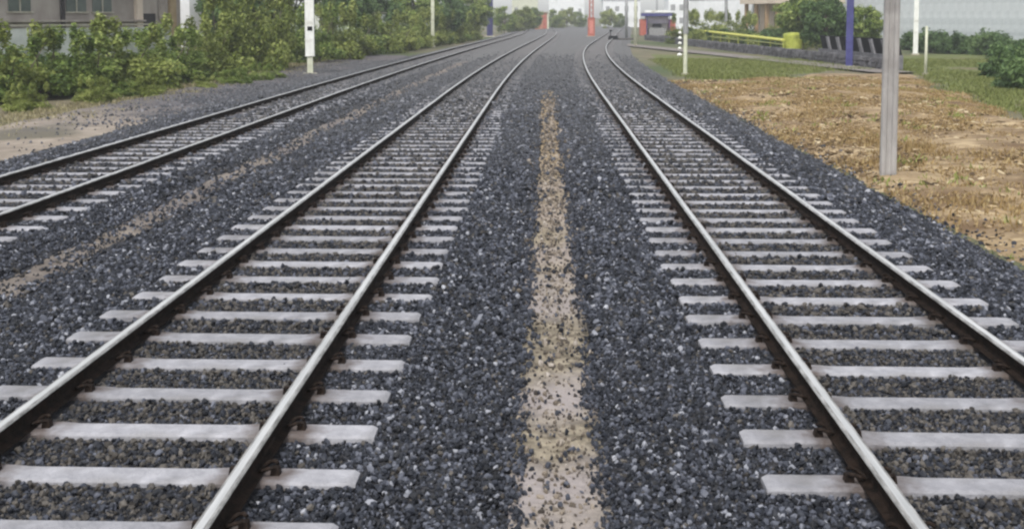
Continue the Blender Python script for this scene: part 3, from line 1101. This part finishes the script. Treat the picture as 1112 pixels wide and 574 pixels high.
h_mast('steel_mast', 'white painted steel mast with small dark plate in front of the tall olive bushes', 'mast', 337, 82, .42, .34, 7.5, M_white, R(8), M_cream, plate=2.25, stub=.95)
h_mast('steel_mast', 'slender cream post standing beside the left track in front of the hedge', 'mast', 470, 51.5, .30, .26, 7.5, M_cream)
h_mast('steel_mast', 'broad dark navy mast at the far end of the hedge', 'mast', 532, 40, .85, .5, 8.0, M_navy)
h_mast('steel_mast', 'pale slim mast half hidden in the hedge just before the dark navy mast', 'mast', 494, 42, .40, .3, 7.0, M_cream)
h_mast('steel_mast', 'violet blue mast rising beside the barrier of leaning black slabs', 'mast', 922, 74, .36, .32, 7.5, M_blue, R(-20))
h_mast('steel_mast', 'white slender post standing before the dark shrubs left of the grey shed', 'mast', 994, 60, .34, .3, 7.0, M_white, R(-20))


def round_post(name, label, px, py, r0, r1, h, m, upper=None, zsplit=None, cat='post'):
    p_ = at(px, py, GZ)
    t_ = thing(name, label, cat, (p_.x, p_.y, GZ))
    if upper is None:
        b_ = MB(); b_.tube([(0, 0, -.2), (0, 0, h * .5), (0, 0, h)], [r0, (r0 + r1) / 2, r1], 12); b_.build('shaft', m, t_, True)
    else:
        b_ = MB(); b_.tube([(0, 0, -.2), (0, 0, zsplit)], [r0, r0], 12); b_.build('lower_shaft', m, t_, False)
        b_ = MB(); b_.tube([(0, 0, zsplit), (0, 0, h)], [r0 * .96, r1], 12); b_.build('upper_shaft', upper, t_, False)
    b_ = MB(); b_.box((0, 0, .03), (r0 * 3.4, r0 * 3.4, .16), taper=.9); b_.build('footing', M_foot, t_)
    b_ = MB(); b_.tube([(0, 0, h), (0, 0, h + .06)], [r1 * 1.25, r1 * .7], 12); b_.build('cap', m, t_)
    return t_


round_post('lamp_post', 'pale round post right of the right-hand track, nearer the kiosk than the marker post', 690, 50.5, .16, .12, 7.0, M_cream)
round_post('lamp_post', 'grey round post standing where the right-hand track bends out of sight', 680, 43, .20, .15, 7.0, M_steel)
round_post('lamp_post', 'thin grey post rising behind the roof of the red and blue kiosk', 713, 36, .20, .16, 8.0, M_steel)
round_post('lamp_post', 'thin grey post in front of the white wall, at the start of the yellow railing', 762, 41, .15, .12, 8.0, M_steel)
round_post('lamp_post', 'two-tone grey and cream post standing behind the yellow railing', 788, 50, .17, .14, 8.0, M_cream, M_steel, 2.3)
round_post('marker_stake', 'short weathered cream stake in the grass beside the white slender post', 1005, 82, .075, .06, 2.3, M_cream, cat='stake')

# marker post with white discs
p = at(744, 82, GZ)
t = thing('marker_post', 'pale grey post with a string of white discs bracketed to its side', 'post', (p.x, p.y, GZ))
b = MB(); b.tube([(0, 0, -.2), (0, 0, 2.0)], [.095, .095], 12); b.build('lower_shaft', M_cream, t)
b = MB(); b.tube([(0, 0, 2.0), (.02, 0, 7.0)], [.13, .11], 12); b.build('upper_shaft', M_steel, t)
b = MB(); b.box((0, 0, .03), (.36, .36, .16), taper=.9); b.build('footing', M_foot, t)
for z, r in ((2.05, .09), (1.80, .10), (1.55, .10), (1.30, .10), (1.0, .135)):
    b = MB()
    b.tube([(-.27, 0, z - .06), (-.27, 0, z - .03), (-.27, 0, z + .02), (-.27, 0, z + .07)], [r * .45, r, r * .85, r * .3], 14)
    b.build('disc', M_white, t, True)
b = MB(); b.tube([(-.27, 0, .92), (-.27, 0, 2.2), (-.09, 0, 2.25)], .018, 6); b.build('bracket_rod', M_steel, t)

# red signal mast at the bend
p = at(642, 42, GZ)
t = thing('signal_mast', 'weathered red signal mast with cabinet standing between the tracks at the bend', 'signal', (p.x, p.y, GZ))
for sx in (-.26, .26):
    for sy in (-.22, .22):
        b = MB(); b.tube([(sx, sy, 0), (sx * .75, sy * .75, 8.0)], .075, 6); b.build('leg', M_red, t)
b = MB()
for i in range(11):
    z0, z1 = .7 * i + .2, .7 * i + .9
    k0, k1 = 1 - .25 * z0 / 8, 1 - .25 * z1 / 8
    for sx in (-1, 1):
        b.tube([(sx * .26 * k0, -.22 * k0, z0), (-sx * .26 * k1, -.22 * k1, z1)], .03, 5)
        b.tube([(.26 * sx * k0, .22 * k0, z0), (.26 * sx * k1, -.22 * k1, z1)], .03, 5)
b.build('bracing', M_red, t)
b = MB(); b.box((0, -.1, 1.5), (.9, .6, 2.3)); b.box((0, -.1, 2.7), (1.0, .7, .08)); b.build('cabinet', M_red, t)
b = MB(); b.box((0, -.1, .15), (1.3, .9, .4)); b.build('plinth', M_foot, t)
b = MB(); b.box((0, -.42, 1.5), (.5, .03, 1.7)); b.build('cabinet_door', mat('pink_red', (.50, .17, .13), (.60, .25, .2), 4, .6), t)
b = MB(); b.box((0, -.2, 7.2), (.5, .3, 1.3)); b.build('signal_head', M_black, t)
for z, c in ((7.55, (.35, .02, .02)), (7.2, (.4, .25, .02)), (6.85, (.02, .2, .05))):
    b = MB(); b.tube([(0, -.34, z), (0, -.40, z)], .11, 12); b.build('lens', mat('lens_%d' % int(z * 100), c, None, rough=.2), t)

# dark buffer stop lump at the bend
p = at(661, 43.5, -.05)
t = thing('point_machine', 'dark low switch box on the sleepers where the right-hand track bends away', 'switch box', (p.x + .5, p.y, -.05), R(-10))
b = MB(); b.box((0, 0, .22), (1.1, .7, .45), taper=.85); b.build('housing', M_black, t)
b = MB(); b.box((.9, 0, .10), (2.6, .25, .18)); b.build('drive_rod_cover', mat('dark_iron', (.05, .045, .04), (.09, .08, .07), 5, .7), t)
b = MB(); b.tube([(-.3, 0, .44), (-.3, -.05, .95)], .05, 6); b.tube([(-.3, -.05, .95), (-.3, -.05, 1.1)], .13, 8); b.build('lever', M_black, t)

# orange-red relay hut far off
x, y = col_at(587.5, 225)
t = thing('relay_hut', 'small orange-red brick hut with cream corner beside the distant trees', 'hut', (x, y, GZ))
M_brick = mat('far_brick', (.36, .15, .09), (.46, .23, .15), 3, .9, .2)
b = MB(); b.box((0, 0, 1.9), (2.6, 3, 3.8)); b.build('wall', M_brick, t)
b = MB(); b.box((0, 0, 3.9), (3.2, 3.6, .22)); b.build('roof', M_foot, t)
b = MB(); b.box((.85, -1.53, 1.6), (.8, .06, 3.0)); b.build('door', M_red, t)
b = MB(); b.box((1.48, -1.3, 1.9), (.35, .5, 3.78)); b.build('corner_pier', M_cream, t)
b = MB(); b.box((-.5, -1.52, 2.3), (.8, .05, .9)); b.build('window', M_black, t)

# red, white and blue kiosk
x, y = col_at(714, 152)
t = thing('kiosk', 'white kiosk with violet blue roof beam and red side panels beside the track bend', 'kiosk', (x, y, GZ))
b = MB(); b.box((0, 1.2, 1.9), (3.4, .2, 3.8)); b.build('back_wall', M_white, t)
for s in (-1, 1):
    b = MB(); b.box((s * 2.05, .2, 1.35), (.9, 2.0, 2.3)); b.build('side_panel', M_red, t)
    b = MB(); b.tube([(s * 1.6, -1.0, 0), (s * 1.6, -1.0, 3.0)], .07, 8); b.build('post', M_blue, t)
b = MB(); b.box((0, 0, 3.15), (4.6, 2.6, .42)); b.build('roof_beam', M_blue, t)
b = MB(); b.box((0, 0, 3.42), (4.4, 2.4, .10)); b.build('roof', M_steel, t)
b = MB(); b.box((0, .6, 2.35), (3.2, .06, .9)); b.build('sign_board', mat('lilac_board', (.60, .56, .68), (.70, .66, .76), 3, .6), t)
b = MB(); b.box((0, .1, .75), (2.4, .8, 1.1)); b.build('counter', M_steel, t)
b = MB(); b.box((0, .45, 1.5), (1.2, .5, .7)); b.build('hatch', M_black, t)

# ------------------------------------------------------------------ stone wall, yellow railing, striped barrier
M_wallstone = mat('dark_stone', (.055, .053, .056), (.15, .145, .15), 1.8, .9, .5, 9)
pa, pb = at(736, 48, GZ), at(966, 78, GZ)
Lw = (pb - pa).length
dw = (pb - pa).normalized()
ang = math.atan2(dw.y, dw.x)
t = thing('stone_wall', 'low dark rubble stone wall edging the dirt lane below the yellow railing', 'wall', (pa.x, pa.y, GZ), ang)
b = MB(); b.box((Lw / 2 - 10, 0, .25), (Lw + 20, .34, .56)); b.build('core', mat('dark_mortar', (.05, .048, .045), (.09, .085, .08), 6, .95), t)
b = MB()
rs = random.Random(5)
xx = -20.0
while xx < Lw:
    wd = rs.uniform(.28, .6)
    for z in (.10, .33, .54):
        zz_, hh_ = z + rs.uniform(-.03, .03), rs.uniform(.17, .24)
        b.box((xx + rs.uniform(-.08, .08), 0, zz_), (wd * rs.uniform(.8, 1.0), .44 + rs.uniform(-.03, .10), hh_), taper=rs.uniform(.8, .95),
              rot=Euler((rs.uniform(-.1, .1), rs.uniform(-.12, .12), rs.uniform(-.1, .1))).to_matrix())
    xx += wd
kind(b.build('rubble_stones', M_wallstone, t), 'stuff')

nrm_w = Vector((-dw.y, dw.x, 0))       # away from the tracks or towards them
if nrm_w.x < 0:
    nrm_w = -nrm_w
# yellow railing
ra, rb_ = at(742, 46.5, GZ) + nrm_w * .3, at(846, 60.5, GZ) + nrm_w * .3
Lr = (rb_ - ra).length
t = thing('railing', 'yellow painted railing running along the stone wall towards the yellow tank', 'railing', (ra.x, ra.y, GZ), math.atan2((rb_ - ra).y, (rb_ - ra).x))
b = MB(); b.tube([(0, 0, 1.50), (Lr, 0, 1.12)], .12, 8); b.build('top_rail', mat('bright_yellow_paint', (.50, .49, .08), (.64, .62, .16), 3, .6), t)
b = MB(); b.tube([(0, 0, .95), (Lr, 0, .82)], .05, 8); b.build('lower_rail', mat('faded_yellow', (.30, .32, .10), (.40, .40, .15), 3, .6), t)
for i in range(12):
    b = MB(); xx = Lr * i / 11; b.tube([(xx, 0, -.1), (xx, 0, 1.50 - .38 * i / 11)], .05, 6); b.build('post', M_yellow, t)
b = MB(); b.tube([(0, -.02, 1.0), (0, -.02, 1.62)], [.2, .2], 12); b.build('end_drum', M_yellow, t)
# yellow tank
p = at(855, 60, GZ) + nrm_w * .4
t = thing('tank', 'yellow green painted tank on short legs at the end of the yellow railing', 'tank', (p.x, p.y, GZ), ang)
b = MB(); b.tube([(0, 0, .42), (0, 0, .50), (0, 0, 1.52), (0, 0, 1.62), (0, 0, 1.68)], [.55, .70, .70, .6, .2], 20); b.build('body', M_yellow, t)
for a_ in range(4):
    b = MB(); q = a_ * math.pi / 2 + .6; b.tube([(.5 * math.cos(q), .5 * math.sin(q), -.1), (.5 * math.cos(q), .5 * math.sin(q), .5)], .05, 6); b.build('leg', M_steel, t)
b = MB(); b.tube([(0, 0, .66), (0, 0, .72)], .72, 20); b.build('hoop', M_yellow, t)
b = MB(); b.tube([(0, 0, 1.36), (0, 0, 1.42)], .72, 20); b.build('hoop', M_yellow, t)

# barrier with leaning black slabs
ba, bb = at(884, 67, GZ) + nrm_w * .25, at(968, 78, GZ) + nrm_w * .25
Lb = (bb - ba).length
M_barrier = mat('barrier_concrete', (.11, .108, .112), (.19, .185, .19), 2.5, .9, .3)
t = thing('striped_barrier', 'grey concrete barrier with leaning black slabs standing on the stone wall', 'barrier', (ba.x, ba.y, GZ), math.atan2((bb - ba).y, (bb - ba).x))
b = MB(); b.box((Lb / 2, .18, .42), (Lb + .1, .30, .84)); b.build('base_wall', M_barrier, t)
sgn = 1
ns = 7
for i in range(ns):
    xc_ = (i + .5) * Lb / ns
    for nm, m_, dx_, wdt, dp in (('black_slab', M_black, 0, Lb / ns * .66, .0), ('strut', M_barrier, Lb / ns * .5, Lb / ns * .20, .06)):
        if nm == 'strut' and i == ns - 1:
            continue
        z0, z1 = .80, (1.60 if nm == 'strut' else 1.66)
        lean_ = .62
        b = MB()
        xl, xr = xc_ + dx_ - wdt / 2, xc_ + dx_ + wdt / 2
        ys0, ys1 = .07 - dp, .30 + dp
        v_ = [(xl + lean_ / 2, ys0, z0), (xr + lean_ / 2, ys0, z0), (xr - lean_ / 2, ys0, z1), (xl - lean_ / 2, ys0, z1),
              (xl + lean_ / 2, ys1, z0), (xr + lean_ / 2, ys1, z0), (xr - lean_ / 2, ys1, z1), (xl - lean_ / 2, ys1, z1)]
        b.add(v_, [(0, 1, 2, 3), (7, 6, 5, 4), (0, 4, 5, 1), (1, 5, 6, 2), (2, 6, 7, 3), (3, 7, 4, 0)])
        b.build(nm, m_, t)

# ------------------------------------------------------------------ walls and buildings behind
M_lime = mat('limewash', (.52, .54, .47), (.68, .69, .63), 1.5, .9, .2, c3=(.32, .34, .26), scale3=.6, lo3=.5, hi3=.68)
M_tan = mat('stained_plaster', (.27, .235, .20), (.37, .33, .285), .9, .92, .2, c3=(.19, .165, .14), scale3=.35, lo3=.48, hi3=.66, stretch=(1.4, 1.4, .5))
M_whitewall = mat('white_render', (.72, .73, .72), (.82, .82, .81), 1.2, .85, .1, c3=(.60, .61, .58), scale3=.25, lo3=.5, hi3=.7)
M_tanlight = mat('tan_render', (.48, .40, .31), (.58, .49, .39), 1.2, .9, .1)
M_glass = mat('window_glass', (.06, .075, .065), (.10, .12, .10), 1.5, .2)
M_dark = mat('dark_opening', (.02, .018, .018), (.035, .03, .03), 3, .8)
M_sheet = mat('shed_sheet', (.34, .37, .37), (.54, .57, .565), .55, .7, .1, c3=(.60, .62, .61), scale3=.15, stretch=(.6, .6, 2.2), lo3=.45, hi3=.65)
M_roof = mat('dull_roof', (.22, .19, .16), (.30, .26, .22), 1.5, .9, .2)


def wall_run(name, label, a, b_, h, th, m, coping=True):
    L_ = (b_ - a).length
    t_ = thing(name, label, 'wall', (a.x, a.y, GZ), math.atan2((b_ - a).y, (b_ - a).x))
    q = MB(); q.box((L_ / 2, 0, h / 2 - .1), (L_, th, h + .2)); q.build('wall_body', m, t_)
    np_ = max(2, int(L_ / 4))
    for i in range(np_ + 1):
        q = MB(); q.box((L_ * i / np_, 0, h / 2), (.32, th + .12, h + .1)); q.build('pier', m, t_)
    if coping:
        q = MB(); q.box((L_ / 2, 0, h + .125), (L_ + .4, th + .16, .07)); q.build('coping', M_foot, t_)
    return t_


a = Vector((-25.0, 30.0, 0)); b_ = Vector((-18.9, 52.0, 0))
wall_run('boundary_wall', 'limewashed boundary wall between the leafy bushes and the tan building', a, b_, 2.32, .22, M_lime)
x0, y0 = col_at(345, 72); x1, y1 = col_at(488, 122)
wall_run('boundary_wall', 'taller pale boundary wall overgrown by the hedge past the white mast', Vector((x0, y0, 0)), Vector((x1, y1, 0)), 3.05, .22, M_lime)

# stained tan building
x0, y0 = col_at(-110, 46); x1, y1 = col_at(196, 62)
va, vb = Vector((x0, y0, 0)), Vector((x1, y1, 0))
Lt = (vb - va).length
t = thing('tan_building', 'low stained tan building with small windows and dark doorway behind the leafy bushes', 'building', (x0, y0, GZ), math.atan2((vb - va).y, (vb - va).x))
H = 4.6
b = MB(); b.box((Lt / 2, 4, H / 2), (Lt, 8, H)); b.build('wall', M_tan, t)
b = MB(); b.box((Lt / 2, 4, H + .12), (Lt + .9, 8.9, .24)); b.build('roof', M_roof, t)
b = MB(); b.box((Lt * .47, -.20, 2.60), (Lt * .70, .42, .10)); b.build('ledge', M_tan, t)
for i, u in enumerate((.15, .36, .56, .66)):
    b = MB(); b.box((Lt * u, -.012, 3.55), (1.3, .06, .95)); wn_ = b.build('window', M_glass, t)
    b = MB(); b.box((Lt * u, -.03, 3.04), (1.5, .16, .07)); b.build('sill', M_foot, wn_)
    b = MB(); b.box((Lt * u, -.055, 3.55), (.06, .05, .95)); b.build('mullion', M_foot, wn_)
b = MB(); b.box((Lt * .855, -.015, 1.55), (.95, .08, 2.9)); b.build('doorway', M_dark, t)
b = MB(); b.tube([(Lt * .505, -.12, 0), (Lt * .505, -.12, H)], .12, 8); b.build('drain_pipe', M_dark, t)
b = MB(); b.box((Lt * .805, -.08, H / 2), (.45, .3, H - .04)); b.build('pilaster', M_tanlight, t)
b = MB(); b.box((Lt * .955, -.08, H / 2), (.45, .3, H - .04)); b.build('pilaster', mat('ochre_plaster', (.26, .19, .10), (.34, .26, .15), 2, .9), t)
b = MB(); b.box((Lt * .91, -.10, 3.2), (.5, .1, 1.2)); b.build('vent_panel', M_roof, t)

# white house corner
x0, y0 = col_at(206, 66); x1, y1 = col_at(243, 68)
t = thing('white_house', 'white rendered house corner rising between the tan building and the tall olive bushes', 'house', (x0, y0, GZ), math.atan2(y1 - y0, x1 - x0))
wd = math.hypot(x1 - x0, y1 - y0)
b = MB(); b.box((wd / 2, 3, 2.7), (wd, 6, 5.4)); b.build('wall', M_whitewall, t)
b = MB(); b.box((wd / 2, 3, 5.5), (wd + .5, 6.5, .2)); b.build('roof', M_roof, t)
b = MB(); b.box((wd * .4, -.02, 4.1), (.8, .06, .9)); wn_ = b.build('window', M_glass, t)
b = MB(); b.box((wd * .4, -.04, 3.62), (.95, .12, .06)); b.build('sill', M_foot, wn_)

# white building and tan columned building, right
x0, y0 = col_at(744, 135); x1, y1 = col_at(818, 122)
t = thing('white_building', 'long white building behind the yellow railing and hedge', 'building', (x0, y0, GZ), math.atan2(y1 - y0, x1 - x0))
wd = math.hypot(x1 - x0, y1 - y0)
b = MB(); b.box((wd / 2, 4, 3.1), (wd, 8, 6.2)); b.build('wall', M_whitewall, t)
b = MB(); b.box((wd / 2, 4, 6.3), (wd + .8, 8.8, .25)); b.build('roof', M_steel, t)
b = MB(); b.box((wd / 2, -.03, 5.4), (wd * .86, .08, .9)); b.build('window_band', M_glass, t)
x0, y0 = col_at(817, 121); x1, y1 = col_at(853, 115)
t = thing('columned_building', 'tan building with brown porch columns beside the long white building', 'building', (x0, y0, GZ), math.atan2(y1 - y0, x1 - x0))
wd = math.hypot(x1 - x0, y1 - y0)
b = MB(); b.box((wd / 2, 4.2, 2.6), (wd, 6.4, 5.2)); b.build('wall', M_tanlight, t)
b = MB(); b.box((wd / 2, 3, 4.55), (wd + .5, 9.0, .55)); b.build('porch_beam', M_tanlight, t)
b = MB(); b.box((wd / 2, 3, 5.36), (wd + .8, 9.3, .3)); b.build('roof', M_roof, t)
for i in range(4):
    b = MB(); b.box((.2 + (wd - .4) * i / 3, -.9, 2.14), (.34, .34, 4.27)); b.build('column', mat('brown_column', (.30, .19, .10), (.38, .26, .15), 2, .8), t)
for i in range(3):
    b = MB(); b.box((wd * (.2 + .3 * i), .97, 2.4), (.6, .06, 2.6)); b.build('doorway', M_dark, t)

# pale blocks far down the line
for i, (pa_, pb_, ds, h_, lab) in enumerate(((556, 584, 330, 9, 'pale cream block far behind the navy mast and distant trees'), (596, 634, 380, 11, 'long pale white block closing the view at the end of the tracks'),
                                            (655, 694, 300, 8, 'low pale block behind the red signal mast and kiosk posts'), (726, 752, 260, 9, 'white block between the kiosk and the long white building'))):
    x0, y0 = col_at(pa_, ds); x1, y1 = col_at(pb_, ds + 4)
    t = thing('far_block', lab, 'building', (x0, y0, GZ))
    wd = x1 - x0
    b = MB(); b.box((wd / 2, 5, h_ / 2), (wd, 10, h_)); b.build('wall', M_whitewall if i != 0 else M_cream, t)
    b = MB(); b.box((wd / 2, 5, h_ + .2), (wd + 1, 11, .4)); b.build('roof', M_steel, t)
    nw = max(3, int(wd / 2.6))
    for k in range(nw):
        for z in (2.0, 5.2):
            b = MB(); b.box((wd * (k + .5) / nw, -.03, z), (1.1, .1, 1.4)); b.build('window', M_steel, t)

# big pale shed, right
x0, y0 = col_at(868, 128); x1, y1 = col_at(1270, 88)
t = thing('metal_shed', 'large pale grey sheet-metal shed behind the dark shrubs', 'shed', (x0, y0, GZ), math.atan2(y1 - y0, x1 - x0))
wd = math.hypot(x1 - x0, y1 - y0)
b = MB()
npan = int(wd / 1.0)
for i in range(npan):
    pw = wd / npan
    o = link('sheet', bpy.data.meshes.get('shed_panel') or (lambda q: (q.box((0, 0, 3.4), (pw * .985, .05, 6.8)), q.box((-pw * .25, -.035, 3.4), (.08, .04, 6.8)), q.box((pw * .25, -.035, 3.4), (.08, .04, 6.8)), q.mesh('shed_panel', M_sheet))[-1])(MB()), t)
    o.location = ((i + .5) * pw, rs.uniform(-.008, .008), 0)
b = MB(); b.box((wd / 2, 9, 3.3), (wd - .1, 17.8, 6.6)); b.build('frame_body', M_steel, t)
b = MB()
b.add([(-.4, -.5, 6.75), (wd + .4, -.5, 6.75), (wd + .4, 9, 8.6), (-.4, 9, 8.6), (wd + .4, 18.5, 6.75), (-.4, 18.5, 6.75)], [(0, 1, 2, 3), (3, 2, 4, 5), (0, 5, 4, 1), (0, 3, 5), (1, 4, 2)])
b.build('roof', M_sheet, t)
b = MB(); b.box((wd / 2, -.3, 6.62), (wd + .4, .18, .16)); b.build('gutter', M_steel, t)

# ------------------------------------------------------------------ hazy air
hz = MB(); hz.box((0, 190, 14.2), (440, 600, 31.5))
M_haze = bpy.data.materials.new('haze_air'); M_haze.use_nodes = True
N, L = M_haze.node_tree.nodes, M_haze.node_tree.links
N.remove(N['Principled BSDF'])
pv = N.new('ShaderNodeVolumePrincipled')
pv.inputs['Color'].default_value = (.93, .94, .95, 1)
pv.inputs['Density'].default_value = .0010
pv.inputs['Anisotropy'].default_value = .2
L.new(pv.outputs[0], N['Material Output'].inputs['Volume'])
kind(hz.build('haze', M_haze), 'stuff')
